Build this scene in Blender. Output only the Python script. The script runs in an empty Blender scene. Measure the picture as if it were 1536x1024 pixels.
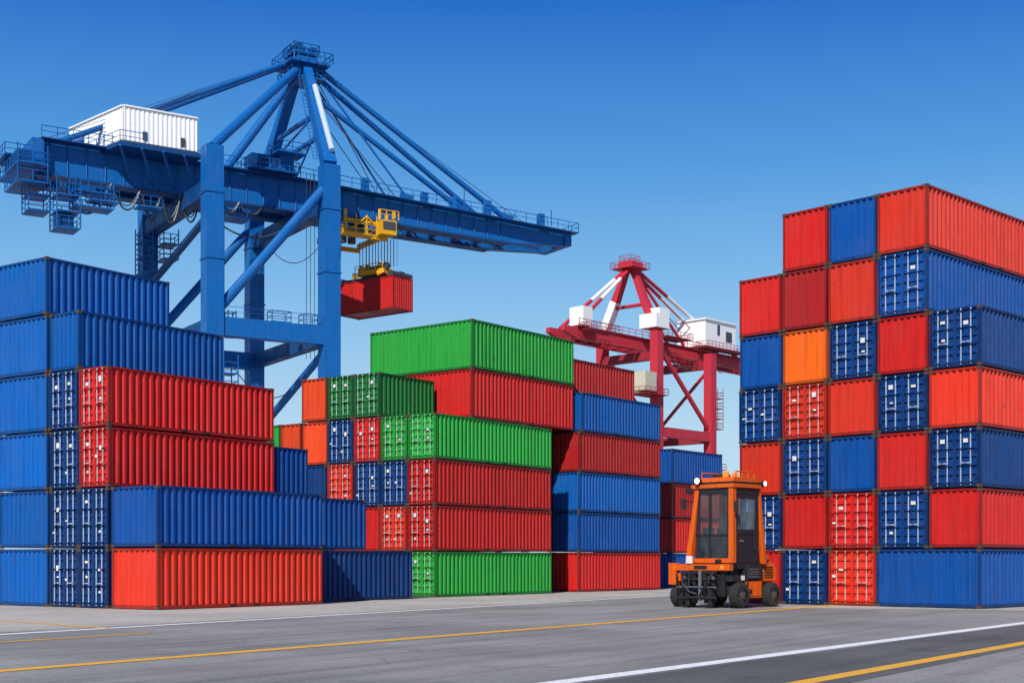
import bpy, math, random
from mathutils import Vector, Matrix
random.seed(7)
scene = bpy.context.scene
coll = scene.collection

# ------------------------------------------------------------------ mesh builder
class MB:
    def __init__(s): s.v=[]; s.f=[]; s.m=[]
    def add(s, vs, fs, m=0):
        o=len(s.v); s.v += [tuple(p) for p in vs]
        for f in fs: s.f.append(tuple(i+o for i in f)); s.m.append(m)
    def box(s,x0,y0,z0,x1,y1,z1,m=0):
        s.add([(x0,y0,z0),(x1,y0,z0),(x1,y1,z0),(x0,y1,z0),(x0,y0,z1),(x1,y0,z1),(x1,y1,z1),(x0,y1,z1)],
              [(0,3,2,1),(4,5,6,7),(0,1,5,4),(1,2,6,5),(2,3,7,6),(3,0,4,7)],m)
    def beam(s,p,q,w,h,m=0,w2=None,h2=None,side=None):
        p=Vector(p);q=Vector(q);d=(q-p).normalized()
        if side is None:
            up=Vector((0,0,1)) if abs(d.z)<.99 else Vector((0,1,0))
            sd=d.cross(up).normalized()
        else: sd=Vector(side).normalized()
        up=sd.cross(d).normalized()
        w2=w if w2 is None else w2; h2=h if h2 is None else h2
        vs=[]
        for c,a,b in ((p,w,h),(q,w2,h2)):
            vs+=[c-sd*a/2-up*b/2,c+sd*a/2-up*b/2,c+sd*a/2+up*b/2,c-sd*a/2+up*b/2]
        s.add(vs,[(0,3,2,1),(4,5,6,7),(0,1,5,4),(1,2,6,5),(2,3,7,6),(3,0,4,7)],m)
    def tube(s,p,q,r,m=0,n=8,r2=None):
        p=Vector(p);q=Vector(q);d=(q-p)
        if d.length<1e-6: return
        d.normalize(); up=Vector((0,0,1)) if abs(d.z)<.95 else Vector((1,0,0))
        a=d.cross(up).normalized(); b=a.cross(d)
        r2=r if r2 is None else r2
        vs=[p+(a*math.cos(t)+b*math.sin(t))*r for t in [2*math.pi*i/n for i in range(n)]]
        vs+=[q+(a*math.cos(t)+b*math.sin(t))*r2 for t in [2*math.pi*i/n for i in range(n)]]
        fs=[(i,(i+1)%n,n+(i+1)%n,n+i) for i in range(n)]
        fs+=[tuple(range(n-1,-1,-1)),tuple(range(n,2*n))]
        s.add(vs,fs,m)
    def path(s,pts,r,m=0,n=5):
        for a,b in zip(pts[:-1],pts[1:]): s.tube(a,b,r,m,n)
    def prism(s,poly,z0,z1,m=0):
        n=len(poly)
        vs=[(x,y,z0) for x,y in poly]+[(x,y,z1) for x,y in poly]
        s.add(vs,[tuple(range(n-1,-1,-1)),tuple(range(n,2*n))]+[(i,(i+1)%n,n+(i+1)%n,n+i) for i in range(n)],m)
    def extr_y(s,poly,y0,y1,m=0):   # poly in x,z
        n=len(poly)
        vs=[(x,y0,z) for x,z in poly]+[(x,y1,z) for x,z in poly]
        s.add(vs,[tuple(range(n)),tuple(range(2*n-1,n-1,-1))]+[(i,n+i,n+(i+1)%n,(i+1)%n) for i in range(n)],m)
    def corr(s,o,U,N,V,lu,lv,dep,pitch,m=0):
        o=Vector(o);U=Vector(U);N=Vector(N);V=Vector(V)
        n=max(2,round(lu/pitch)); p=lu/n; pr=[]
        for i in range(n):
            u=i*p; pr+=[(u,0),(u+.30*p,0),(u+.47*p,dep),(u+.83*p,dep)]
        pr.append((lu,0))
        vs=[o+U*u+N*d for u,d in pr]+[o+U*u+N*d+V*lv for u,d in pr]
        k=len(pr)
        s.add(vs,[(i,i+1,k+i+1,k+i) for i in range(k-1)],m)
    def obj(s,name,mats,parent=None,bevel=0,smooth=False):
        me=bpy.data.meshes.new(name); me.from_pydata(s.v,[],s.f)
        for mt in mats: me.materials.append(mt)
        me.polygons.foreach_set('material_index',s.m)
        if smooth: me.polygons.foreach_set('use_smooth',[True]*len(s.f))
        me.update()
        ob=bpy.data.objects.new(name,me); coll.objects.link(ob)
        if parent: ob.parent=parent
        if bevel:
            b=ob.modifiers.new('bevel','BEVEL'); b.width=bevel; b.segments=2; b.limit_method='ANGLE'; b.harden_normals=False
        return ob

def empty(name,loc=(0,0,0),rz=0):
    e=bpy.data.objects.new(name,None); coll.objects.link(e); e.location=loc; e.rotation_euler=(0,0,rz); e.empty_display_size=.5
    return e

# ------------------------------------------------------------------ materials
def newmat(name):
    m=bpy.data.materials.new(name); m.use_nodes=True
    nt=m.node_tree; b=nt.nodes['Principled BSDF']; return m,nt,b
def N(nt,t,**kw):
    n=nt.nodes.new(t)
    for k,v in kw.items(): setattr(n,k,v)
    return n
def noise(nt,coord,scale,detail=4,vec=None,rough=.55):
    n=N(nt,'ShaderNodeTexNoise'); n.inputs['Scale'].default_value=scale; n.inputs['Detail'].default_value=detail; n.inputs['Roughness'].default_value=rough
    if vec is not None:
        mp=N(nt,'ShaderNodeMapping'); mp.inputs['Scale'].default_value=vec
        nt.links.new(coord,mp.inputs['Vector']); coord=mp.outputs['Vector']
    nt.links.new(coord,n.inputs['Vector']); return n.outputs['Fac']
def ramp(nt,fac,p0,p1,c0=(0,0,0,1),c1=(1,1,1,1)):
    r=N(nt,'ShaderNodeValToRGB'); e=r.color_ramp.elements
    e[0].position=p0;e[1].position=p1;e[0].color=c0;e[1].color=c1
    nt.links.new(fac,r.inputs['Fac']); return r.outputs['Color']
def mix(nt,fac,a,b,blend='MIX'):
    m=N(nt,'ShaderNodeMix',data_type='RGBA',blend_type=blend)
    for sock,val in ((m.inputs[0],fac),(m.inputs[6],a),(m.inputs[7],b)):
        if hasattr(val,'links') or hasattr(val,'is_output'): nt.links.new(val,sock)
        else: sock.default_value=val if not isinstance(val,tuple) or len(val)==4 else (*val,1)
    return m.outputs[2]
def math_(nt,op,a,b):
    m=N(nt,'ShaderNodeMath',operation=op)
    for s,v in ((m.inputs[0],a),(m.inputs[1],b)):
        if isinstance(v,(int,float)): s.default_value=v
        else: nt.links.new(v,s)
    return m.outputs[0]

def paint(name,col,rough=.45,dirt=.55,rust=.7,vary=.28,bump=.4):
    m,nt,b=newmat(name)
    tc=N(nt,'ShaderNodeTexCoord'); oi=N(nt,'ShaderNodeObjectInfo')
    off=N(nt,'ShaderNodeVectorMath',operation='ADD')
    sc=N(nt,'ShaderNodeVectorMath',operation='SCALE'); cb=N(nt,'ShaderNodeCombineXYZ')
    for i in range(3): nt.links.new(oi.outputs['Random'],cb.inputs[i])
    nt.links.new(cb.outputs[0],sc.inputs[0]); sc.inputs['Scale'].default_value=57
    nt.links.new(tc.outputs['Object'],off.inputs[0]); nt.links.new(sc.outputs[0],off.inputs[1])
    co=off.outputs[0]
    c=(*col,1)
    dark=tuple(x*.45 for x in col)
    fade=tuple(min(1,x*.86+.012) for x in col)
    big=ramp(nt,noise(nt,co,.55,3),.38,.66)
    base=mix(nt,math_(nt,'MULTIPLY',big,dirt),c,(*fade,1))
    st=ramp(nt,noise(nt,co,1.0,4,(5,5,.3)),.48,.76)
    base=mix(nt,math_(nt,'MULTIPLY',st,dirt),base,(*dark,1))
    rs=ramp(nt,noise(nt,co,2.2,6,(1,1,.5),.7),.645,.72)
    base=mix(nt,math_(nt,'MULTIPLY',rs,rust),base,(.07,.03,.018,1))
    hv=N(nt,'ShaderNodeHueSaturation')
    nt.links.new(base,hv.inputs['Color'])
    nt.links.new(math_(nt,'ADD',math_(nt,'MULTIPLY',oi.outputs['Random'],vary),1-vary*.5),hv.inputs['Value'])
    nt.links.new(hv.outputs[0],b.inputs['Base Color'])
    nt.links.new(math_(nt,'ADD',math_(nt,'MULTIPLY',big,.2),rough-.08),b.inputs['Roughness'])
    b.inputs['Specular IOR Level'].default_value=.22
    bp=N(nt,'ShaderNodeBump'); bp.inputs['Strength'].default_value=bump; bp.inputs['Distance'].default_value=.06
    nt.links.new(noise(nt,co,1.3,2),bp.inputs['Height']); nt.links.new(bp.outputs[0],b.inputs['Normal'])
    return m
def simple(name,col,rough=.5,metal=0,emit=0,var=.25):
    m,nt,b=newmat(name)
    tc=N(nt,'ShaderNodeTexCoord')
    f=ramp(nt,noise(nt,tc.outputs['Object'],2.5,4),.3,.75)
    nt.links.new(mix(nt,f,(*col,1),(*[x*(1-var) for x in col],1)),b.inputs['Base Color'])
    b.inputs['Roughness'].default_value=rough; b.inputs['Metallic'].default_value=metal
    if emit:
        b.inputs['Emission Color'].default_value=(*col,1); b.inputs['Emission Strength'].default_value=emit
    return m

CC={'red':(.54,.016,.013),'scarlet':(.61,.034,.015),'darkred':(.38,.014,.014),'orange':(.76,.125,.008),'orangered':(.66,.06,.012),
    'blue':(.003,.100,.385),'blue2':(.003,.066,.285),'navy':(.003,.040,.175),'green':(.022,.33,.040),'dkgreen':(.010,.14,.028)}
PM={k:paint('container_paint_'+k,v) for k,v in CC.items()}
FM={k:paint('container_frame_'+k,tuple(x*.5 for x in v),rust=.9,dirt=.7) for k,v in CC.items()}
cast=simple('casting_rusty_steel',(.075,.042,.03),.8)
rodm={k:simple('lock_rod_'+k,c,.4,.2) for k,c in (('r',(.62,.44,.42)),('b',(.42,.52,.66)),('g',(.42,.60,.46)))}
lab=simple('label_white',(.75,.75,.72),.5)
dark=simple('dark_gap',(.015,.014,.014),.9)

def container(O,th,t0,s0,z0,L,W,H,col,door):
    th=math.radians(th); u=Vector((math.sin(th),math.cos(th))); v=Vector((-math.cos(th),math.sin(th)))
    o=Vector(O)+u*t0+v*s0
    mb=MB(); P=.13
    for x in (0,L-P):
        for y in (0,W-P): mb.box(x+.012,y+.012,.16,x+P-.012,y+P-.012,H-.14,1)
    for y in (.02,W-.02-.09):
        mb.box(P,y,.03,L-P,y+.09,.17,1); mb.box(P,y,H-.11,L-P,y+.09,H-.015,1)
    for x in (.02,L-.11):
        mb.box(x,P,.03,x+.09,W-P,.17,1); mb.box(x,P,H-.11,x+.09,W-P,H-.015,1)
    for x in (0,L-.19):
        for y in (0,W-.17):
            for z in (0,H-.14): mb.box(x,y,z,x+.19,y+.17,z+.14,2)
    if L>7:
        for x in (L*.41,L*.55): mb.box(x,.012,.05,x+.36,.03,.14,5)
    z1,hh=.17,H-.28
    mb.corr((P-.01,.035,z1),(1,0,0),(0,1,0),(0,0,1),L-2*P+.02,hh,.10,.37,0)
    mb.corr((P-.01,W-.035,z1),(1,0,0),(0,-1,0),(0,0,1),L-2*P+.02,hh,.10,.37,0)
    mb.corr((L-.035,P-.01,z1),(0,1,0),(-1,0,0),(0,0,1),W-2*P+.02,hh,.08,.33,0)
    mb.corr((P*.5,.06,H-.03),(1,0,0),(0,0,-1),(0,1,0),L-P,W-.12,.03,.37,0)
    mb.add([(.06,.06,.12),(L-.06,.06,.12),(L-.06,W-.06,.12),(.06,W-.06,.12)],[(0,1,2,3)],1)
    if not door:
        mb.corr((.035,P-.01,z1),(0,1,0),(1,0,0),(0,0,1),W-2*P+.02,hh,.08,.33,0)
    else:
        hw=(W-2*P)/2
        for k in range(2):
            y0=P+k*hw
            mb.box(.03,y0+.01,z1+.02,.075,y0+.07,z1+hh-.02,0); mb.box(.03,y0+hw-.07,z1+.02,.075,y0+hw-.01,z1+hh-.02,0)
            mb.corr((.05,y0+.07,z1+.02),(0,0,1),(1,0,0),(0,1,0),hh-.04,hw-.14,.07,hh/6,0)
            for fr in (.3,.72):
                y=y0+hw*fr
                mb.tube((.0,y,.1),(.0,y,H-.06),.03,3,6)
                for z in (.2,H*.36,H*.64,H-.2): mb.box(-.04,y-.07,z-.04,.04,y+.07,z+.04,1)
                zz=H*.40
                mb.box(-.055,y-.02,zz,-.02,y+(.28 if fr<.5 else -.28)*hw,zz+.05,3)
            for i in range(4):
                z=.35+i*(H-.7)/3
                yy=y0+.02 if k==0 else y0+hw-.12
                mb.box(.01,yy,z-.05,.05,yy+.1,z+.05,1)
            if random.random()<.7:
                z=H*random.choice((.62,.7,.75)); y=y0+hw*.42
                mb.box(.015,y,z,.03,y+hw*.2,z+random.uniform(.08,.24),4)
            if random.random()<.5:
                z=H*random.choice((.25,.45,.5)); y=y0+hw*random.choice((.42,.78))
                mb.box(.016,y,z,.032,y+hw*.15,z+random.uniform(.06,.12),4)
        mb.add([(.13,P,z1),(.13,W-P,z1),(.13,W-P,z1+hh),(.13,P,z1+hh)],[(0,1,2,3)],5)
    rk='b' if 'blue' in col or col=='navy' else ('g' if 'green' in col else 'r')
    ob=mb.obj('shipping_container',[PM[col],FM[col],cast,rodm[rk],lab,dark])
    ob.location=(o.x,o.y,z0); ob.rotation_euler=(random.uniform(-.001,.001),0,math.pi/2-th+random.uniform(-.004,.004))
    return ob

def stack(O,th,s0,W,L,layers,t0=0,h=2.6,z0=0):
    z=z0+.01
    for ly in layers:
        c,d=ly[0],ly[1]; hh=h;LL=L;tt=t0;WW=W
        if len(ly)>2:
            hh=ly[2].get('h',h);LL=ly[2].get('L',L);tt=ly[2].get('t',t0);WW=ly[2].get('W',W)
        j=random.uniform(-.05,.05)
        container(O,th,tt+j,s0,z,LL,WW-.03,hh-.025,c,d)
        z+=hh
D,F=True,False
# left block
O=(-14.63,56.5); th=35.5
stack(O,th,0,3.0,9.85,[('scarlet',F),('blue2',F)])
stack(O,th,3.18,2.05,9.8,[('navy',D),('navy',D),('red',D),('red',D)])
stack(O,th,5.26,2.1,8.37,[('navy',D),('navy',D),('navy',D),('navy',D),('blue',F)])
stack(O,th,7.45,3.7,8.2,[('blue',F)]*5+[('blue',F,{'L':7.0})])
stack((-14.6,69.1),th,0,2.4,6.06,[('blue2',F)]*3,h=2.7)
stack((-9.3,68),th,0,2.4,8.9,[('navy',F),('blue2',F,{'L':5.05})],t0=-2)
# middle block
O=(-4.31,76.7)
stack(O,th,0,2.06,11.77,[('green',D),('red',D),('red',D),('green',D)])
stack(O,th,2.08,2.04,11.77,[('red',F),('scarlet',D),('navy',D),('green',D)])
stack(O,th,4.14,2.05,11.77,[('blue2',F),('red',F),('navy',D),('red',D),('dkgreen',D,{'L':5.1})])
stack(O,th,6.22,2.05,11.77,[('navy',F),('red',F),('scarlet',D),('navy',D),('dkgreen',D,{'L':5.1})])
stack(O,th,8.3,2.05,9,[('blue2',F),('blue2',F),('navy',F),('orangered',F),('orangered',F)])
stack(O,th,10.4,1.75,9,[('blue2',F),('blue2',F),('navy',F),('orangered',F)])
stack(O,th,12.2,2.2,9,[('blue2',F),('blue2',F),('navy',F),('green',F)])
stack((-2.4,82),38,0,8.5,10.5,[('red',F,{'h':2.98}),('green',F,{'h':2.98})],z0=10.64)
# rear-centre block
O=(4.43,90)
stack(O,38,0,2.22,10.1,[('red',F),('blue2',F),('blue',F),('darkred',F),('blue',F,{'t':.35,'L':9.8})],h=2.65)
stack(O,38,2.26,2.22,10.3,[('red',F),('blue',F),('blue',F),('red',F),('red',F,{'t':.35,'L':9.9}),('darkred',F,{'t':.35,'L':9.9})],h=2.65)
O=(12.18,104)
stack(O,38,0,2.4,7.7,[('blue2',F),('red',F),('darkred',F),('blue2',F)],h=2.66)
stack(O,38,2.45,2.4,7.7,[('red',F),('blue2',F),('red',F),('red',F)],h=2.66)
stack(O,38,4.9,2.4,7.7,[('red',F),('blue2',F),('red',F)],h=2.66)
stack(O,38,0,2.4,9,[('red',F),('blue2',F),('red',F)],t0=8.0,h=2.66)
# right block
O=(19.83,57.8); th=45.5; q={'h':2.8}
stack(O,th,0,2.42,12.2,[('blue2',F,{'W':4.96}),('red',F),('navy',D),('scarlet',F),('navy',D)],h=2.58)
stack(O,th,2.46,2.5,12.2,[('navy',D),('red',F),('navy',D),('red',F),('blue2',D,q),('scarlet',F,q)],h=2.58,z0=2.58)
stack(O,th,5.0,2.48,12.2,[('scarlet',D),('red',D),('blue2',F),('scarlet',F),('navy',D),('scarlet',F,q),('blue2',F,q)],h=2.58)
stack(O,th,7.52,2.48,12.2,[('navy',D),('red',F),('navy',D),('scarlet',D),('orange',F),('darkred',F,q),('red',F,q)],h=2.58)
stack(O,th,10.05,2.44,12.2,[('red',F),('navy',D),('scarlet',F),('navy',D),('blue2',F),('red',F,q)],h=2.58)

# ------------------------------------------------------------------ cranes
def rail(mb,p,q,m,r=.045,h=1.15,step=1.6):
    p=Vector(p);q=Vector(q);n=max(1,int((q-p).length/step)); up=Vector((0,0,h))
    for i in range(n+1):
        a=p.lerp(q,i/n); mb.tube(a,a+up,r,m,4)
    mb.tube(p+up,q+up,r,m,4); mb.tube(p+up*.5,q+up*.5,r*.8,m,4)

class Frame:
    def __init__(s,O,ang):
        a=math.radians(ang); s.O=Vector((O[0],O[1],0)); s.a=Vector((math.sin(a),math.cos(a),0)); s.b=Vector((-math.cos(a),math.sin(a),0))
    def __call__(s,t,w,z): return s.O+s.a*t+s.b*w+Vector((0,0,z))
def cage(mb,P,t,w,z,dt,dw,h,m,levels=1):
    for l in range(levels):
        zz=z+l*h
        c=[P(t,w,zz),P(t+dt,w,zz),P(t+dt,w+dw,zz),P(t,w+dw,zz)]
        mb.beam(P(t,w+dw/2,zz),P(t+dt,w+dw/2,zz),dw,.14,m)
        for i in range(4): rail(mb,c[i],c[(i+1)%4],m,.05,1.15,1.2)
    if levels>1:
        for tt,ww in ((t,w),(t+dt,w),(t+dt,w+dw),(t,w+dw)): mb.tube(P(tt,ww,z),P(tt,ww,z+levels*h),.07,m,4)
def pbox(mb,P,t0,w0,z0,t1,w1,z1,m):
    c=[P(t0,w0,0),P(t1,w0,0),P(t1,w1,0),P(t0,w1,0)]
    mb.prism([(p.x,p.y) for p in c],z0,z1,m)
def ladder(mb,p,q,m,side,w=.5):
    p=Vector(p);q=Vector(q);sd=Vector(side)*w/2
    mb.tube(p-sd,q-sd,.05,m,4); mb.tube(p+sd,q+sd,.05,m,4)
    n=int((q-p).length/.6)
    for i in range(n):
        a=p.lerp(q,i/n); mb.tube(a-sd,a+sd,.03,m,4)

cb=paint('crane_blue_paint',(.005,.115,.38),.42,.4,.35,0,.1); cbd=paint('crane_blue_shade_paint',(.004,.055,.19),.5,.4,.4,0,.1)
ywl=paint('crane_yellow_paint',(.72,.38,.010),.45,.4,.5,0,.1); steel=simple('crane_cable_steel',(.07,.08,.09),.5,.4)
whp=paint('machinery_house_white',(.82,.82,.80),.5,.12,.1,0,.1)
wht=paint('crane_faded_white_paint',(.45,.55,.66),.5,.3,.2,0,.1)
whf=simple('house_fittings_dark',(.05,.06,.08),.6)
P=Frame((-31.8,145),58)
E=empty('gantry_crane',(0,0,0))
G,S=13.5,22.5
def bz(t): return 0 if t<13 else -(t-13)*.035
mb=MB()
for t in (0,G):
    for w in (0,S):
        mb.beam(P(t,w,1.5),P(t,w,46),1.9,1.9,0,side=P.a)
        for z in (12,20,34,41): mb.beam(P(t,w,z),P(t,w,z+.18),2.1,2.1,0,side=P.a)
    mb.beam(P(t,.95,41.7),P(t,S-.95,41.7),1.5,1.7,1)
    mb.beam(P(t,.95,3),P(t,S-.95,3),1.4,1.8,0)
    for w in (0,S):
        pbox(mb,P,t-1.2,w-4,0.05,t+1.2,w+4,1.3,1)
for w in (0,S):
    mb.beam(P(.95,w,27),P(G-.95,w,27),1.5,2.0,0)
    mb.tube(P(G-.8,w,43.2),P(.8,w,29),.55,0,12)
mb.tube(P(0,1,39),P(0,S-1,35),.42,1,10); mb.tube(P(G,1,25.6),P(G,S-1,18),.45,0,10); mb.tube(P(0,1,24),P(0,S-1,14),.45,0,10)
mb.beam(P(0,1,27),P(0,S-1,27),1.2,1.6,1); mb.beam(P(G,1,27),P(G,S-1,27),1.2,1.6,1)
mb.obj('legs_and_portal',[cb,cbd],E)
mb=MB()
zt=bz(51)
for w in (8.9,13.3):
    mb.beam(P(-16,w,44.5),P(13,w,44.5),1.3,3.6,0)
    mb.beam(P(13,w,44.65),P(42,w,45.0+bz(42)),1.3,3.3,0,h2=2.6)
    mb.beam(P(42,w,45.0+bz(42)),P(51.2,w,45.5+zt),1.3,2.6,0,w2=1.1,h2=1.7)
    mb.beam(P(-16,w,46.4),P(13,w,46.4),1.7,.16,0); mb.beam(P(13,w,46.4),P(51,w,46.45+zt),1.7,.16,0)
    mb.beam(P(-16,w,42.65),P(13,w,42.65),1.8,.2,1); mb.beam(P(13,w,42.95),P(42,w,43.65+bz(42)),1.8,.2,1)
    for i in range(29):
        t=-15+i*2; f=max(0,min(1,(t-13)/29)); mb.beam(P(t,w-.72,42.8+bz(t)+.9*f),P(t,w-.72,46.3+bz(t)),.1,.14,0)
for i in range(19): 
    t=-15+i*3.2; f=max(0,min(1,(t-13)/29)); mb.beam(P(t,9.5,43.4+bz(t)+.7*f),P(t,12.7,43.4+bz(t)+.7*f),.5,.6,1)
mb.beam(P(-16.3,7,44.6),P(-16.3,15.5,44.6),1.2,3,0)
mb.beam(P(51.2,8,45.4+zt),P(51.2,14.2,45.4+zt),1.0,1.5,0)
for a_,b_ in ((-16,13),(13,52)):
    za,zb=bz(a_),bz(b_)
    mb.beam(P(a_,7.4,46.2+za),P(b_,7.4,46.2+zb),1.3,.12,1); rail(mb,P(a_,6.8,46.3+za),P(b_,6.8,46.3+zb),0,.045)
    rail(mb,P(a_,14.8,46.3+za),P(b_,14.8,46.3+zb),0,.045); mb.beam(P(a_,14.4,46.2+za),P(b_,14.4,46.2+zb),1.0,.12,1)
mb.beam(P(14,7.4,42.9),P(46,7.4,43.4+bz(46)),.4,.2,1)
rail(mb,P(52,6.8,46.3+zt),P(52,14.8,46.3+zt),0)
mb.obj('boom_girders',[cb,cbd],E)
# A frame
mb=MB()
mb.beam(P(G,0,46),P(15,10,60.6),1.5,1.5,0,1.0,1.0); mb.beam(P(G,S,46),P(15,12.4,60.6),1.5,1.5,0,1.0,1.0)
mb.tube(P(0,0,46),P(14.4,10.2,60.4),.5,0,12); mb.tube(P(4.5,8,46.3),P(14.6,10.6,60.2),.5,0,12)
mb.tube(P(-14,8.9,46.4),P(14,10.6,61.2),.3,0,10); mb.tube(P(-14,13.3,46.4),P(14,12,61.2),.3,0,10)
for w,ww in ((8.9,10.4),(13.3,12)):
    mb.tube(P(43,w,46.4+bz(43)),P(16,ww,61),.34,0,10); 
    mb.tube(P(28.5,w,46.4+bz(28)),P(16,ww,60.6),.13,0,6); mb.tube(P(26.8,w,46.4+bz(27)),P(15.6,ww,58),.06,2,5)
    for t in (43,36.5,28.5): mb.beam(P(t-1.4,w,46.9+bz(t)),P(t+.3,w,47.2+bz(t)),.5,1.2,0,.3,.3)
mb.tube(P(36.5,8.9,46.4+bz(36)),P(15.6,10.4,57.6),.32,0,10)
mb.tube(P(24,8.9,46),P(16,10.4,60.2),.06,2,4)
mb.beam(P(34.3,8.9,45.6),P(34.6,8.9,47.7),1.8,.6,0,.3,.3)
mb.tube(P(G,3,50),P(G,19.5,50),.3,0,8); mb.tube(P(G+.7,5.2,53.4),P(G+.7,17.2,53.4),.3,0,8)
mb.tube(P(G,19.5,50),P(G+.7,5.2,53.4),.12,0,6); mb.tube(P(G,4,50.5),P(G+.3,11,46.5),.12,0,6)
mb.tube(P(G+.3,-.1,47.8),P(G+1.1,6.4,57.0),.32,3,8)
ladder(mb,P(G-1.0,1.5,47),P(14,9.2,59),0,P.a)
mb.beam(P(12.6,11.2,60.6),P(17.6,11.2,60.6),5.2,.25,0)
pbox(mb,P,13.8,9.6,60.0,16.4,12.8,61.5,0)
c=[P(12.4,8.4,60.7),P(17.8,8.4,60.7),P(17.8,14,60.7),P(12.4,14,60.7)]
for i in range(4): rail(mb,c[i],c[(i+1)%4],0,.06,1.2,.9)
c=[P(12.9,9.2,59),P(17.2,9.2,59),P(17.2,13.4,59),P(12.9,13.4,59)]
mb.beam(P(12.9,11.3,59),P(17.2,11.3,59),4.2,.15,0)
for i in range(4): rail(mb,c[i],c[(i+1)%4],0,.06,1.0,.9)
c=[P(13.4,9.6,62),P(16.6,9.6,62),P(16.6,13,62),P(13.4,13,62)]
mb.beam(P(13.4,11.3,62),P(16.6,11.3,62),3.4,.2,0)
for i in range(4): rail(mb,c[i],c[(i+1)%4],0,.06,1.0,.9); mb.tube(c[i]-Vector((0,0,1.4)),c[i],.1,0,5)
for w in (10,11,12): mb.tube(P(14.2,w,62.3),P(14.2,w+.3,62.3),.8,1,14); mb.tube(P(16,w,62.2),P(16,w+.3,62.2),.7,1,14)
mb.tube(P(15,11,62),P(15,11,64.2),.07,0,5)
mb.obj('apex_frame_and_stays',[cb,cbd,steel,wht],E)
# machinery house
mb=MB()
c0=Vector((-41.2,145)); da=Vector((.848,.53)); dw=Vector((-.72,.69))
p=[c0,c0+da*8.0,c0+da*8.0+dw*11.4,c0+dw*11.4]
mb.prism([tuple(x) for x in p],46.55,50.3,0)
for k,(a_,b_) in enumerate(((p[0],p[1]),(p[0],p[3]),(p[1],p[2]))):
    d=(b_-a_); L=d.length; d=d/L; n=Vector((d.y,-d.x)) if k!=1 else Vector((-d.y,d.x))
    o=a_+n*.1
    mb.corr((o.x,o.y,46.6),(d.x,d.y,0),(-n.x,-n.y,0),(0,0,1),L,3.65,.07,.5,0)
    mb.beam((a_.x+n.x*.08,a_.y+n.y*.08,50.35),(b_.x+n.x*.08,b_.y+n.y*.08,50.35),.3,.16,0)
    mb.beam((a_.x+n.x*.08,a_.y+n.y*.08,46.5),(b_.x+n.x*.08,b_.y+n.y*.08,46.5),.4,.3,1)
for fr in (.28,.8):
    q_=p[0].lerp(p[1],fr)+Vector((.53,-.848))*.14; mb.beam((q_.x,q_.y,47),(q_.x,q_.y,47.9),.5,.1,1,side=(da.x,da.y,0))
mb.obj('machinery_house',[whp,whf],E)
mb=MB()
pp=[c0-da*.8-dw*.8,c0+da*8.4-dw*.8,c0+da*8.4+dw*12.2,c0-da*.8+dw*12.2]
mb.prism([tuple(x) for x in pp],45.9,46.35,1)
rail(mb,(*pp[0],46.35),(*pp[0].lerp(pp[1],.3),46.35),0,.045); rail(mb,(*pp[3],46.35),(*pp[0],46.35),0,.045)
for i in range(5):
    a_=pp[0].lerp(pp[1],i/4); mb.tube((a_.x,a_.y,45.9),P(-6+i*2.4,8.5,43),.14,0,5)
# rear platforms
cage(mb,P,-18.6,6.5,43.2,3.4,9,2.5,0); cage(mb,P,-19.2,9,44.6,3,5,2.5,0)
pbox(mb,P,-18.2,7.2,43.3,-16.9,9,44.8,1); pbox(mb,P,-18.2,11,43.3,-17.0,14,45.2,1)
cage(mb,P,-18.8,5,41.0,3,6,1.9,0,2)
cage(mb,P,-15.0,4.5,36.6,2.4,3,1.7,0,3); cage(mb,P,-17.5,6,38.4,2.2,3,1.6,0,2); cage(mb,P,-11.4,5,40.0,3,2,1.6,0,1)
cage(mb,P,-13.0,5,39.2,4.0,2.4,1.6,0,2); cage(mb,P,-6,6,40.3,2.5,2,1.5,0,1)
pbox(mb,P,-14.8,5,36.8,-13.2,6.6,38,1)
cage(mb,P,6.5,6,46.5,6,4,2.3,0,1); cage(mb,P,9.5,5,48.5,3.5,3,1.6,0,1); pbox(mb,P,7,6.6,46.6,9,9,48.2,1); pbox(mb,P,10.5,6.4,46.6,12,9,48.6,0)
cage(mb,P,3.4,5,40.3,3,3,1.9,0,1)
cage(mb,P,6.5,-.6,28.05,2.2,1.4,1.4,0,1); cage(mb,P,10.2,-.6,28.05,1.6,1.4,1.4,0,1); cage(mb,P,1.6,-.4,26,.9,1,1.4,0,2)
cage(mb,P,.9,-1,20,1.6,2,2,0,2)
cage(mb,P,-1.8,S-4,36,1.2,3,1.8,0,3); cage(mb,P,1,S-3,38,1.8,3,1.8,0,2)
rail(mb,P(1,-.6,28.05),P(G-1,-.6,28.05),0,.03,1.1,2.2)
ladder(mb,P(1.1,-.3,28),P(1.1,-.3,41),0,P.b); ladder(mb,P(G+1.1,-.3,4),P(G+1.1,-.3,45),0,P.b)
for i,t in enumerate((17,21,25,29,33,38,42,46,49)):
    if i%2: pbox(mb,P,t,6.9,46.3+bz(t),t+.8,7.6,47.5+.3*(i%3)+bz(t),0)
mb.tube(P(35,7.2,45.6),P(35,7.2,48.3),.06,0,4); mb.tube(P(48,7.2,45.3),P(48,7.2,47.4),.06,0,4)
mb.obj('platforms_and_ladders',[cb,cbd],E)
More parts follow.
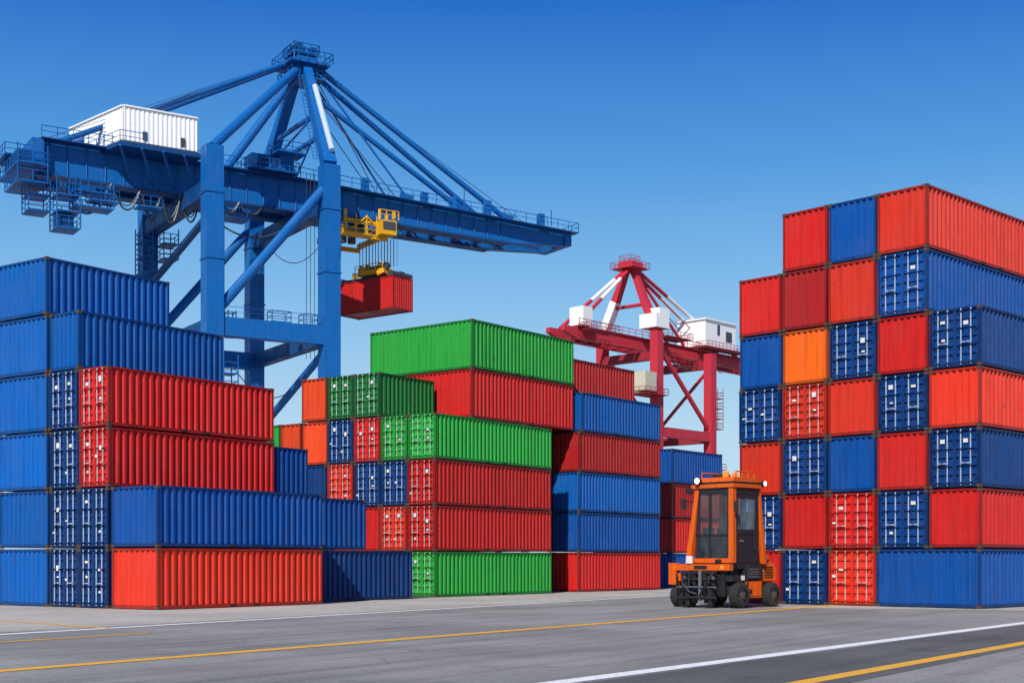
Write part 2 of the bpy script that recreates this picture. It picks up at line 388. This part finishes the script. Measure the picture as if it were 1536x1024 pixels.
# festoon cables
mb=MB()
def sag(p,q,d,n=12):
    p=Vector(p);q=Vector(q); return [p.lerp(q,i/n)-Vector((0,0,d*4*(i/n)*(1-i/n))) for i in range(n+1)]
tt=-14
for ln,dp in ((5.5,3.6),(3.2,2.6),(2.2,3.4),(2.2,3.4),(2.2,3.0),(2.2,2.2),(2.4,1.4),(3,1.2)):
    mb.path(sag(P(tt,7.6,42.6),P(tt+ln,7.6,42.6),dp),.11,0); mb.path(sag(P(tt,7.9,42.6),P(tt+ln,7.9,42.6),dp*.8),.07,0); tt+=ln
mb.path(sag(P(1,6,41),P(12,6,41),2.6),.1,0); mb.path(sag(P(G+1,1,40),P(G+1,S,43),4),.05,0)
for k in range(3): mb.tube(P(12.5+k*.5,4,46),P(12.5+k*.5,4,25),.035,0,4)
mb.path(sag(P(2,1,24),P(G,12,22),2),.06,0)
mb.tube(P(16,11,61),P(48,11,45.4),.04,0,4)
for k in range(4): mb.tube(P(-15+k,8,46.6),P(14,10.9,61.4),.03,0,4)
mb.obj('festoon_cables',[steel],E)
# trolley + spreader
mb=MB(); T0=-1.7
PT=lambda t,w,z: P(t+T0,w,z)
for t in (20.6,26.0): mb.beam(PT(t,7.2,41.2),PT(t,15,41.2),.5,.6,0); mb.beam(PT(t,7.3,41),PT(t,7.3,43.6),.35,.35,0)
for w in (7.4,14.8): mb.beam(PT(20.6,w,40.7),PT(26,w,40.7),.5,.5,0)
mb.beam(PT(20.6,7.3,42.4),PT(26.0,7.3,42.4),.25,.25,0)
for t in (21.9,23.3,24.6): mb.tube(PT(t,7.1,40.7),PT(t,7.1,43.2),.08,0,5)
mb.tube(PT(20.6,7.1,40.7),PT(23.3,7.1,43),.1,0,5); mb.tube(PT(26,7.1,40.7),PT(23.3,7.1,43),.1,0,5)
pbox(mb,PT,24.6,5.8,40.9,26.6,7.0,42.6,0); pbox(mb,PT,24.8,5.7,41.5,26.4,5.8,42.4,2)
for a_ in (24.6,26.6): mb.beam(PT(a_,6.4,42.6),PT(a_,6.4,43.9),.25,.25,0)
rail(mb,PT(24.4,5.7,42.7),PT(26.8,5.7,42.7),0,.07,1.0,.6)
cage(mb,PT,19.7,5.6,40.5,4,2,1.6,0,1)
for t in (21.0,22.2): mb.tube(PT(t,9,41),PT(t,9,40),.5,2,8)
mb.obj('trolley',[ywl,cbd,whf],E)
cc=Vector((-14.07,162,0)); d1=Vector((-.79,.61,0)); d2=Vector((.61,.79,0))
def Q(l,w,z): return cc+d1*l+d2*w+Vector((0,0,z))
mb=MB()
mb.beam(Q(.1,1.75,36.4),Q(8.9,1.75,36.4),.8,.45,1)
for l in (.3,8.7): mb.beam(Q(l,0,36.3),Q(l,3.5,36.3),.5,.4,1)
mb.beam(Q(2.4,1.75,37.0),Q(6.6,1.75,37.0),2.0,.6,0); mb.beam(Q(2.9,1.75,37.5),Q(4.4,1.75,37.5),1.3,.5,1); mb.beam(Q(5.4,1.2,37.5),Q(6.2,1.2,37.5),.8,.6,0)
for l in (2.4,3.4,5.4,6.5):
    mb.tube(Q(l,1.2,37.6),Q(l,1.6,37.6),.45,1,12)
    for k in (-.25,.25):
        mb.tube(Q(l+k,1.3,37.6),Q(l+k,1.3,41),.05,1,4); mb.tube(Q(l+k,2.4,37.6),Q(l+k,2.4,41),.05,1,4)
mb.beam(Q(2.0,.6,36.9),Q(2.9,.2,36.5),.5,.5,0); mb.beam(Q(7.0,.6,36.9),Q(6.4,.2,36.5),.5,.5,0)
rail(mb,Q(2.2,.5,37.2),Q(6.8,.5,37.2),0,.05,.7,1)
mb.tube(Q(-.6,0,37),Q(-.6,0,43),.03,1,4); mb.tube(Q(9,0,34),Q(8.6,0,42),.03,1,4)
mb.obj('spreader_and_ropes',[ywl,steel],E)
hc=container((0,0),0,0,0,0,9.0,3.5,3.95,'red',F)
ang=math.atan2(.61,-.79)
hc.rotation_euler=(0,0,ang); o=cc+d2*3.5
hc.location=(o.x,o.y,32.05)

# red crane ---------------------------------------------------------
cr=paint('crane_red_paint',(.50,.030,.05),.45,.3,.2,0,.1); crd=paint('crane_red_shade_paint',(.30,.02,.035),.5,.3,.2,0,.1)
R=Frame((27,255),43); E2=empty('gantry_crane')
G,S=17.3,13.0; mb=MB()
for t in (0,G):
    for w in (0,S): mb.beam(R(t,w,1),R(t,w,45 if t==0 else 42.6),1.8,1.8,0,side=R.a)
    mb.beam(R(t,1,40.5),R(t,S-1,40.5),1.4,1.6,1); mb.beam(R(t,1,2.5),R(t,S-1,2.5),1.4,1.6,0); mb.beam(R(t,1,26),R(t,S-1,26),1.3,1.6,1)
for w in (0,S):
    mb.beam(R(.9,w,26.3),R(G-.9,w,26.3),1.3,1.8,0); mb.tube(R(.8,w,42),R(G-.8,w,28),.45,0,10)
mb.tube(R(G,1,39),R(G,S-1,29),.35,0,8)
for w in (4.6,8.2):
    mb.beam(R(-18,w,43),R(44,w,42.6),1.1,2.0,0); mb.beam(R(-18,w,44.1),R(44,w,43.7),1.5,.15,0)
    mb.beam(R(-18,w,43),R(-21.4,w,43.5),1.1,2.0,0,.9,.9)
for i in range(18): mb.beam(R(-17+i*3.4,5,42.3),R(-17+i*3.4,8,42.3),.4,.5,1)
mb.beam(R(-20,2.4,43.8),R(45,2.4,43.4),1,.15,1); rail(mb,R(-20,2,43.9),R(45,2,43.5),0,.06,1.2,2)
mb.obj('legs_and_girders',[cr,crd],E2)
mb=MB()
def striped(p,q,r,segs):
    p=Vector(p);q=Vector(q)
    for i,(a_,b_,m) in enumerate(segs): mb.tube(p.lerp(q,a_),p.lerp(q,b_),r,m,10)
mb.beam(R(0,0,45),R(0,2.8,51),1.4,1.4,0); mb.beam(R(0,2.8,51),R(0,5.6,57.5),1.3,1.3,0,1.0,1.0)
mb.beam(R(0,S,45),R(0,9.8,51.6),1.6,1.6,1); mb.beam(R(0,9.8,51.6),R(0,7,57.5),1.4,1.4,0,1.0,1.0)
mb.tube(R(0,2.4,50.4),R(0,10.2,50.4),.35,0,8)
for w,ww in ((4.6,5.8),(8.2,6.6)):
    striped(R(-18,w,44.2),R(-.4,ww,57.6),.36,((0,.45,0),(.45,.8,1),(.8,1,0)))
    striped(R(34,w,43.9),R(.4,ww,57.8),.36,((0,.3,0),(.3,.7,1),(.7,1,0)))
    mb.tube(R(15,w,44.5),R(.5,ww,57.3),.3,0,8); mb.tube(R(26,w,44),R(.5,ww,57),.1,0,6)
pbox(mb,R,-1.6,4.4,57.3,1.6,8,58.6,0)
cage(mb,R,-2.6,3.6,57.4,5.2,5.4,1.4,0,1); cage(mb,R,-1.4,5,58.7,2.8,2.8,1.2,0,1)
mb.obj('apex_frame_and_stays',[cr,whp],E2)
mb=MB()
pbox(mb,R,17.5,1.2,44.6,28.0,8,49.6,0); pbox(mb,R,17.2,.9,49.6,28.3,8.3,49.9,0); pbox(mb,R,24.5,1.1,46,26.5,1.2,48,1)
pbox(mb,R,21.5,1.1,47,22.3,1.2,49,1)
pbox(mb,R,-1.4,-1,45.6,2.6,3,48.2,0); pbox(mb,R,-.4,-1,48.2,2.6,2,49.3,0); pbox(mb,R,-18.2,2.6,44.3,-15.6,5.8,47.6,0)
pbox(mb,R,-5,-1.2,33.5,-1.6,2,37.0,2)
mb.obj('machinery_houses',[whp,whf,simple('operator_cab_cream',(.6,.55,.42),.5)],E2)
mb=MB()
cage(mb,R,-6,-2,32.9,7,4.5,1.6,0,1); cage(mb,R,1.5,-1.5,44.2,8,4,1.6,0,1); cage(mb,R,-19,0,43.2,8,3,1.6,0,1)
cage(mb,R,16,-.5,44.0,14,3,1.6,0,1); cage(mb,R,8,0,39.5,5,3,1.6,0,1); cage(mb,R,G+1,-1,28,2,2,2,0,4)
cage(mb,R,G+.8,-1.2,20,3,3,2,0,1)
ladder(mb,R(G+1.6,0,4),R(G+1.6,0,42),0,R.a,.8)
for k in range(6): mb.path(sag(R(8+k*3,2.5,41.5),R(11+k*3,2.5,41.5),1.6,8),.08,1)
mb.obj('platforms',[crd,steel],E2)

# ------------------------------------------------------------------ yard vehicle
og=paint('vehicle_orange_paint',(.66,.105,.006),.35,.5,.5,0,.05); blk=simple('vehicle_black_steel',(.018,.018,.02),.45)
rub=simple('tyre_rubber',(.02,.02,.02),.85); hub=simple('wheel_hub',(.14,.13,.12),.5,.5)
lamp=simple('headlamp_lit',(1,.93,.75),.3,0,2.2,0); amb=simple('beacon_amber',(.9,.25,.02),.3,0,.3)
chrome=simple('vehicle_grey_metal',(.22,.23,.25),.35,.6); whs=simple('sticker_white',(.75,.75,.72),.5)
def glass(name,alpha,c0,c1):
    g,nt,b=newmat(name)
    b.inputs['Alpha'].default_value=alpha; b.inputs['Roughness'].default_value=.05; b.inputs['Specular IOR Level'].default_value=.8
    n_=noise(nt,N(nt,'ShaderNodeTexCoord').outputs['Object'],1.0,3); nt.links.new(ramp(nt,n_,.35,.7,(*c0,1),(*c1,1)),b.inputs['Base Color']); return g
gl=glass('door_glass',.5,(.10,.14,.16),(.30,.36,.38)); gw=glass('windscreen_glass',.4,(.02,.025,.03),(.08,.10,.11))
V=empty('container_forklift_truck',(9.5,58.6,0),math.radians(45))
mats=[og,blk,chrome,whs,lamp,amb,gl,hub,gw]
mb=MB()  # chassis
mb.box(.1,.25,.55,3.2,2.75,.95,1)
mb.extr_y([(1.35,.75),(3.35,.75),(3.4,1.5),(3.25,2.1),(2.95,2.3),(2.35,2.35),(2.25,1.5),(1.35,1.2)],.32,2.7,0)
mb.extr_y([(2.25,1.15),(3.38,1.15),(3.42,1.6),(3.2,1.95),(2.5,1.9)],.12,2.85,0)
mb.box(.95,.06,.42,2.2,.28,1.15,0); mb.box(1.05,.03,.52,1.55,.06,.98,0); mb.box(1.65,.03,.5,2.1,.06,1.02,0)
mb.box(-.1,.0,1.15,.85,.35,1.42,1)
mb.box(-.15,2.75,1.15,.8,3.2,1.5,0); mb.box(-.15,3.0,.95,.35,3.2,1.2,0)
mb.box(-.28,.0,1.62,-.02,3.2,1.9,0)
mb.box(-.3,2.9,1.0,.0,3.3,1.95,0)
mb.box(0,.1,1.7,2.25,2.5,1.98,1)
mb.box(.2,.3,.95,2.2,2.5,1.7,1)
mb.box(.9,.02,1.25,2.2,.3,1.8,1)
for i in range(4): mb.box(1.0,.0,1.32+i*.11,1.9,.02,1.37+i*.11,2)
mb.box(2.35,.15,2.0,2.9,.5,2.12,1); mb.tube((2.5,.3,2.2),(2.5,.3,2.9),.05,1); mb.box(2.45,.4,2.36,3.0,2.4,2.46,1)
for i in range(5): mb.box(2.45,.095,1.3+i*.11,3.1,.12,1.35+i*.11,1)
mb.box(.55,-.02,1.2,.8,0,1.4,3)
mb.tube((.95,-.05,.45),(.95,-.05,1.9),.03,1); mb.box(.9,-.08,.4,1.5,.1,.45,1)
mb.box(1.2,.015,.6,1.4,.03,.8,1); mb.box(2.6,.08,1.95,2.62,.12,2.3,2); mb.box(-.3,1.2,1.68,-.285,1.9,1.84,1)
for y in (.3,2.9): mb.box(-.3,y,1.68,-.285,y+.18,1.84,5)
mb.obj('chassis_and_hood',mats,V,.03)
mb=MB()  # front machinery
for y in (.75,1.15,1.75,2.2): mb.box(-.4,y,.2,-.2,y+.13,1.6,1)
for z in (.35,.75,1.2,1.48): mb.box(-.46,.6,z,-.36,2.45,z+.1,1)
mb.tube((-.45,1.45,.3),(-.45,1.45,1.6),.09,2); mb.tube((-.5,.95,.5),(-.5,.95,1.4),.05,1); mb.tube((-.5,2.0,.5),(-.5,2.0,1.5),.05,1)
mb.path([(-.45,.7,1.6),(-.75,.8,1.2),(-.7,1.2,.7),(-.45,1.5,.5)],.04,1); mb.path([(-.45,2.3,1.5),(-.75,2.2,1.1),(-.65,1.9,.7),(-.45,1.6,.6)],.04,1)
mb.tube((-.56,.5,.9),(-.56,2.6,.9),.04,2); mb.tube((-.56,.5,.45),(-.56,2.6,.45),.06,1)
for y in (.8,2.0): mb.box(-1.0,y,.05,-.4,y+.2,.12,1); mb.box(-.5,y,.06,-.42,y+.2,.8,1)
mb.box(-.1,.4,.5,.15,2.7,1.6,1)
for y in (.7,2.25): mb.tube((-.5,y,1.3),(-.54,y,1.3),.08,2,12)
mb.box(-.34,2.0,1.92,-.22,2.3,2.25,3); mb.box(-.33,.5,1.93,-.2,.75,2.1,1)
for y in (2.5,2.8): mb.tube((-.35,y,.3),(-.35,y,1.5),.04,1)
mb.obj('mast_carriage',mats,V,.012)
mb=MB()  # cab frame
def post(a,b_,w=.2,m=0,w2=None): mb.beam(a,b_,w,w,m,w2,w2,side=(1,0,0))
post((-.02,.05,1.95),(.08,.12,5.2),.24); post((-.1,2.3,1.9),(.1,1.95,5.2),.26,0,.2)
post((2.28,.05,1.9),(1.98,.12,5.2),.22,0,.16); post((2.2,2.3,1.95),(1.95,1.95,5.2),.22)
mb.beam((0,.2,2.05),(0,2.2,2.05),.2,.2,0)
mb.beam((.1,.1,5.05),(1.95,.1,5.05),.16,.25,1); mb.beam((.08,.2,5.05),(.08,1.9,5.05),.16,.25,1)
mb.beam((1.98,.2,5.05),(1.98,1.9,5.05),.16,.25,1)
mb.box(.12,.05,1.98,.38,.13,4.95,1); mb.box(1.66,.05,1.98,1.92,.13,4.95,1); mb.box(.38,.04,3.2,1.66,.12,3.4,1); mb.box(.38,.04,4.75,1.66,.12,4.97,1)
mb.box(.38,.07,1.98,1.66,.11,3.25,1); mb.box(.38,.065,3.4,1.66,.085,4.75,6)
mb.box(.5,.03,2.85,.8,.05,2.95,2); mb.tube((1.55,.0,2.5),(1.55,.0,3.9),.025,1)
mb.box(1.86,.2,2.1,1.92,1.9,4.2,1); mb.box(.15,1.95,2.1,1.9,1.99,3.1,1)
mb.box(.9,.8,2.3,1.5,1.5,2.75,1); mb.box(1.4,.8,2.75,1.6,1.5,3.7,1); mb.box(1.42,.98,3.7,1.56,1.32,4.0,1)
mb.box(.25,.5,2.1,.55,1.8,3.1,1); mb.tube((.5,1.15,3.0),(.75,1.15,3.3),.04,1); mb.tube((.73,1.15,3.28),(.77,1.15,3.32),.26,1,16)
mb.box(.2,1.4,3.1,.5,1.8,3.5,1)
mb.box(.02,1.22,2.15,.10,1.34,4.95,1); mb.box(.02,.2,3.1,.10,2.05,3.2,1); mb.box(.02,.17,2.15,.10,.36,4.95,1); mb.box(.02,1.82,2.15,.10,2.02,4.95,1)
mb.box(.05,.36,3.2,.065,1.22,4.93,8); mb.box(.05,1.34,3.2,.065,1.82,4.93,8)
mb.box(.04,.36,2.15,.07,1.82,3.1,8)
mb.tube((0,2.15,4.6),(-.3,2.4,4.7),.03,1); mb.box(-.34,2.3,4.3,-.28,2.55,4.75,1)
mb.tube((0,-.02,4.5),(-.15,-.25,4.6),.03,1); mb.box(-.2,-.36,4.15,-.14,-.16,4.6,1)
mb.obj('cab',mats,V,.02)
mb=MB()  # roof
mb.box(-.1,-.06,5.2,2.15,2.2,5.36,0)
mb.box(0,0,5.36,2.05,2.1,5.46,1)
mb.extr_y([(-.02,5.46),(2.05,5.46),(1.9,5.66),(.15,5.66)],.05,2.1,0)
for k in range(4): mb.tube((.3+k*.45,.1,5.66),(.3+k*.45,.1,5.9),.03,0)
mb.tube((.3,.1,5.9),(1.65,.1,5.9),.035,0); mb.tube((.3,1.9,5.9),(1.65,1.9,5.9),.035,0); mb.tube((.3,1.9,5.66),(.3,1.9,5.9),.03,0)
mb.tube((.4,.7,5.66),(.4,.7,5.92),.14,5,14); mb.tube((1.5,1.0,5.66),(1.5,1.0,5.92),.14,5,14); mb.box(.8,1.1,5.66,1.3,1.7,5.85,1)
for y in (1.75,):
    mb.tube((-.1,y,5.5),(-.26,y,5.52),.15,1,14); mb.tube((-.26,y,5.52),(-.29,y,5.52),.13,4,14)
mb.tube((2.05,-.05,5.42),(2.05,-.2,5.42),.13,1,14); mb.tube((2.05,-.2,5.42),(2.05,-.22,5.42),.11,4,14)
mb.tube((-.1,2.25,5.1),(-.22,2.25,5.1),.16,1,14)
mb.obj('roof_and_lamps',mats,V,.025)
def wheel(x,y,r,w):
    mb=MB()
    seg=28; prof=[(-w/2,.55*r),(-w/2,.86*r),(-w*.36,.97*r),(0,r),(w*.36,.97*r),(w/2,.86*r),(w/2,.55*r)]
    vs=[];fs=[]
    for i in range(seg):
        a=2*math.pi*i/seg
        for (yy,rr) in prof: vs.append((x+rr*math.cos(a),y+yy,r+rr*math.sin(a)))
    k=len(prof)
    for i in range(seg):
        for j in range(k-1): fs.append((i*k+j,i*k+j+1,((i+1)%seg)*k+j+1,((i+1)%seg)*k+j))
    mb.add(vs,fs,0)
    mb.tube((x,y-w*.36,r),(x,y+w*.36,r),.56*r,1,20); mb.tube((x,y-w*.48,r),(x,y+w*.48,r),.25*r,1,12)
    for i in range(6):
        a=2*math.pi*i/6; mb.tube((x+.4*r*math.cos(a),y-w*.42,r+.4*r*math.sin(a)),(x+.4*r*math.cos(a),y,r+.4*r*math.sin(a)),.04,2,6)
    for i in range(26):
        a=2*math.pi*i/26; cx,cz=math.cos(a),math.sin(a)
        mb.tube((x+cx*r*.97,y-w*.42,r+cz*r*.97),(x+cx*r*.97,y+w*.42,r+cz*r*.97),.022,0,4)
    mb.obj('wheel',[rub,hub,blk],V)
wheel(.4,.0,.56,.42); wheel(2.85,.05,.54,.42); wheel(.2,3.05,.52,.4); wheel(2.85,2.9,.5,.4); wheel(-.1,2.2,.27,.25)

# ------------------------------------------------------------------ ground
def ground_mat(name,c1,c2,streak=.35):
    m,nt,b=newmat(name); tc=N(nt,'ShaderNodeTexCoord'); co=tc.outputs['Object']
    base=mix(nt,ramp(nt,noise(nt,co,.14,5),.40,.60),(*c1,1),(*c2,1))
    base=mix(nt,math_(nt,'MULTIPLY',ramp(nt,noise(nt,co,7,4,None,.7),.38,.62),.4),base,tuple(x*.55 for x in c1)+(1,))
    base=mix(nt,math_(nt,'MULTIPLY',ramp(nt,noise(nt,co,28,2),.5,.60),.45),base,tuple(min(1,x*1.7) for x in c2)+(1,))
    mp=N(nt,'ShaderNodeMapping'); mp.inputs['Rotation'].default_value=(0,0,math.radians(-57.4)); nt.links.new(co,mp.inputs['Vector'])
    st=ramp(nt,noise(nt,mp.outputs[0],1,5,(.03,1.3,1)),.46,.70)
    base=mix(nt,math_(nt,'MULTIPLY',st,streak),base,tuple(x*.45 for x in c1)+(1,))
    oil=ramp(nt,noise(nt,co,.6,6,None,.65),.58,.72); base=mix(nt,math_(nt,'MULTIPLY',oil,.45),base,tuple(x*.35 for x in c1)+(1,))
    vo=N(nt,'ShaderNodeTexVoronoi',feature='DISTANCE_TO_EDGE'); vo.inputs['Scale'].default_value=.16
    wv=N(nt,'ShaderNodeVectorMath',operation='ADD'); nn=N(nt,'ShaderNodeTexNoise'); nn.inputs['Scale'].default_value=.5; nt.links.new(co,nn.inputs['Vector'])
    nt.links.new(co,wv.inputs[0]); nt.links.new(nn.outputs['Color'],wv.inputs[1]); nt.links.new(wv.outputs[0],vo.inputs['Vector'])
    cr_=ramp(nt,vo.outputs['Distance'],.0,.004,(1,1,1,1),(0,0,0,1)); base=mix(nt,math_(nt,'MULTIPLY',cr_,.28),base,(.03,.03,.03,1))
    nt.links.new(base,b.inputs['Base Color']); b.inputs['Roughness'].default_value=.85; b.inputs['Specular IOR Level'].default_value=.2
    bp=N(nt,'ShaderNodeBump'); bp.inputs['Strength'].default_value=.6; bp.inputs['Distance'].default_value=.025
    nt.links.new(noise(nt,co,30,3),bp.inputs['Height']); nt.links.new(bp.outputs[0],b.inputs['Normal'])
    return m
def sheet(name,pts,z,mat):
    mb=MB(); mb.add([(x,y,z) for x,y in pts],[tuple(range(len(pts)))]); return mb.obj(name,[mat])
sheet('ground',[(-3000,-300),(3000,-300),(3000,4000),(-3000,4000)],0,ground_mat('asphalt',(.195,.188,.176),(.30,.29,.27),.5))
sheet('concrete_apron',[(-40,-4+2.5),(-13.3,40.5),(9.1,82),(40,139),(40,190),(-90,190),(-90,-1.5)],.004,ground_mat('concrete',(.36,.335,.295),(.48,.45,.395),.3))
sheet('concrete_apron',[(10.5,60.2),(40,48.5),(60,48.5),(60,140),(41,139),(14.6,62.3)],.004,bpy.data.materials['concrete'])
sheet('asphalt_lane',[(.9,22.2),(16.9,44.3),(60,103.6),(60,90),(12.9,33.3),(-3,10),(-8,10)],.0045,ground_mat('dark_asphalt',(.09,.089,.087),(.14,.138,.134)))
def line_mat(name,col):
    m,nt,b=newmat(name); co=N(nt,'ShaderNodeTexCoord').outputs['Object']
    w=ramp(nt,noise(nt,co,5,6,None,.75),.52,.68); base=mix(nt,math_(nt,'MULTIPLY',w,.7),(*col,1),(.2,.2,.19,1))
    nt.links.new(base,b.inputs['Base Color']); b.inputs['Roughness'].default_value=.7; return m
yl=line_mat('yellow_road_paint',(.80,.40,.015)); wl=line_mat('white_road_paint',(.8,.8,.78))
def line(p,q,w,mat,ext0=0,ext1=0,z=.009):
    p=Vector(p);q=Vector(q);d=(q-p).normalized(); n=Vector((-d.y,d.x))*w/2; p=p-d*ext0;q=q+d*ext1
    mb=MB(); k=40
    vs=[];fs=[]
    for i in range(k+1):
        c=p.lerp(q,i/k); vs+=[(*(c-n),z),(*(c+n),z)]
    for i in range(k): fs.append((2*i,2*i+1,2*i+3,2*i+2))
    mb.add(vs,fs); mb.obj('road_marking',[mat])
line((-9.37,25),(14.3,62.1),.46,yl,30,1.5)
line((-13.4,38.7),(9.1,80.4),.42,wl,12,30,.0095)
line((.68,22.5),(16.7,44.6),.45,wl,15,40,.0088)
line((4.74,22.5),(12.6,33.6),.38,yl,15,60,.0105)
line((-17.5,46.6),(-12.06,41),.25,yl,20,0,.0098)
line((-12.7,33.9),(-10.2,38.4),.25,yl,25,0,.0103)
# ------------------------------------------------------------------ light, sky, camera
el=40; az=math.radians(16)
d=Vector((math.sin(az)*math.cos(math.radians(el)),math.cos(az)*math.cos(math.radians(el)),-math.sin(math.radians(el))))
sun=bpy.data.lights.new('sun','SUN'); sun.energy=5; sun.angle=math.radians(.5); sun.color=(1,.95,.87)
so=bpy.data.objects.new('sun',sun); coll.objects.link(so); so.rotation_euler=d.to_track_quat('-Z','Y').to_euler(); so.location=(0,-20,60)
w=bpy.data.worlds.new('World'); scene.world=w; w.use_nodes=True; nt=w.node_tree
bg=nt.nodes['Background']; sky=N(nt,'ShaderNodeTexSky',sky_type='NISHITA'); sky.sun_disc=False
sky.sun_elevation=math.radians(el); sky.sun_rotation=math.radians(196); sky.altitude=0; sky.air_density=1.0; sky.dust_density=.6; sky.ozone_density=3
tc=N(nt,'ShaderNodeTexCoord'); sp=N(nt,'ShaderNodeSeparateXYZ'); nt.links.new(tc.outputs['Generated'],sp.inputs[0])
r=N(nt,'ShaderNodeValToRGB')
stops=[(0,(.62,.77,.88)),(.094,(.47,.70,.88)),(.188,(.23,.52,.85)),(.278,(.075,.33,.76)),(.38,(.006,.145,.60)),(.6,(.006,.09,.42)),(1,(.008,.07,.33))]
e=r.color_ramp.elements; e[0].position=0; e[0].color=(*stops[0][1],1); e[1].position=1; e[1].color=(*stops[-1][1],1)
for p_,c_ in stops[1:-1]:
    x=e.new(p_); x.color=(*c_,1)
nt.links.new(sp.outputs['Z'],r.inputs['Fac'])
vm=N(nt,'ShaderNodeVectorMath',operation='SCALE'); vm.inputs['Scale'].default_value=10; nt.links.new(r.outputs['Color'],vm.inputs[0])
mx=mix(nt,.88,sky.outputs[0],vm.outputs[0])
nt.links.new(mx,bg.inputs['Color']); bg.inputs['Strength'].default_value=.1
cam=bpy.data.cameras.new('camera'); co=bpy.data.objects.new('camera',cam); coll.objects.link(co); scene.camera=co
co.location=(0,0,2); co.rotation_euler=(math.pi/2,0,0); cam.sensor_width=36; cam.lens=36*2050/1536; cam.shift_y=330/1536; cam.clip_end=6000; cam.clip_start=.1
scene.view_settings.view_transform='Standard'; scene.view_settings.look='None'; scene.view_settings.exposure=0
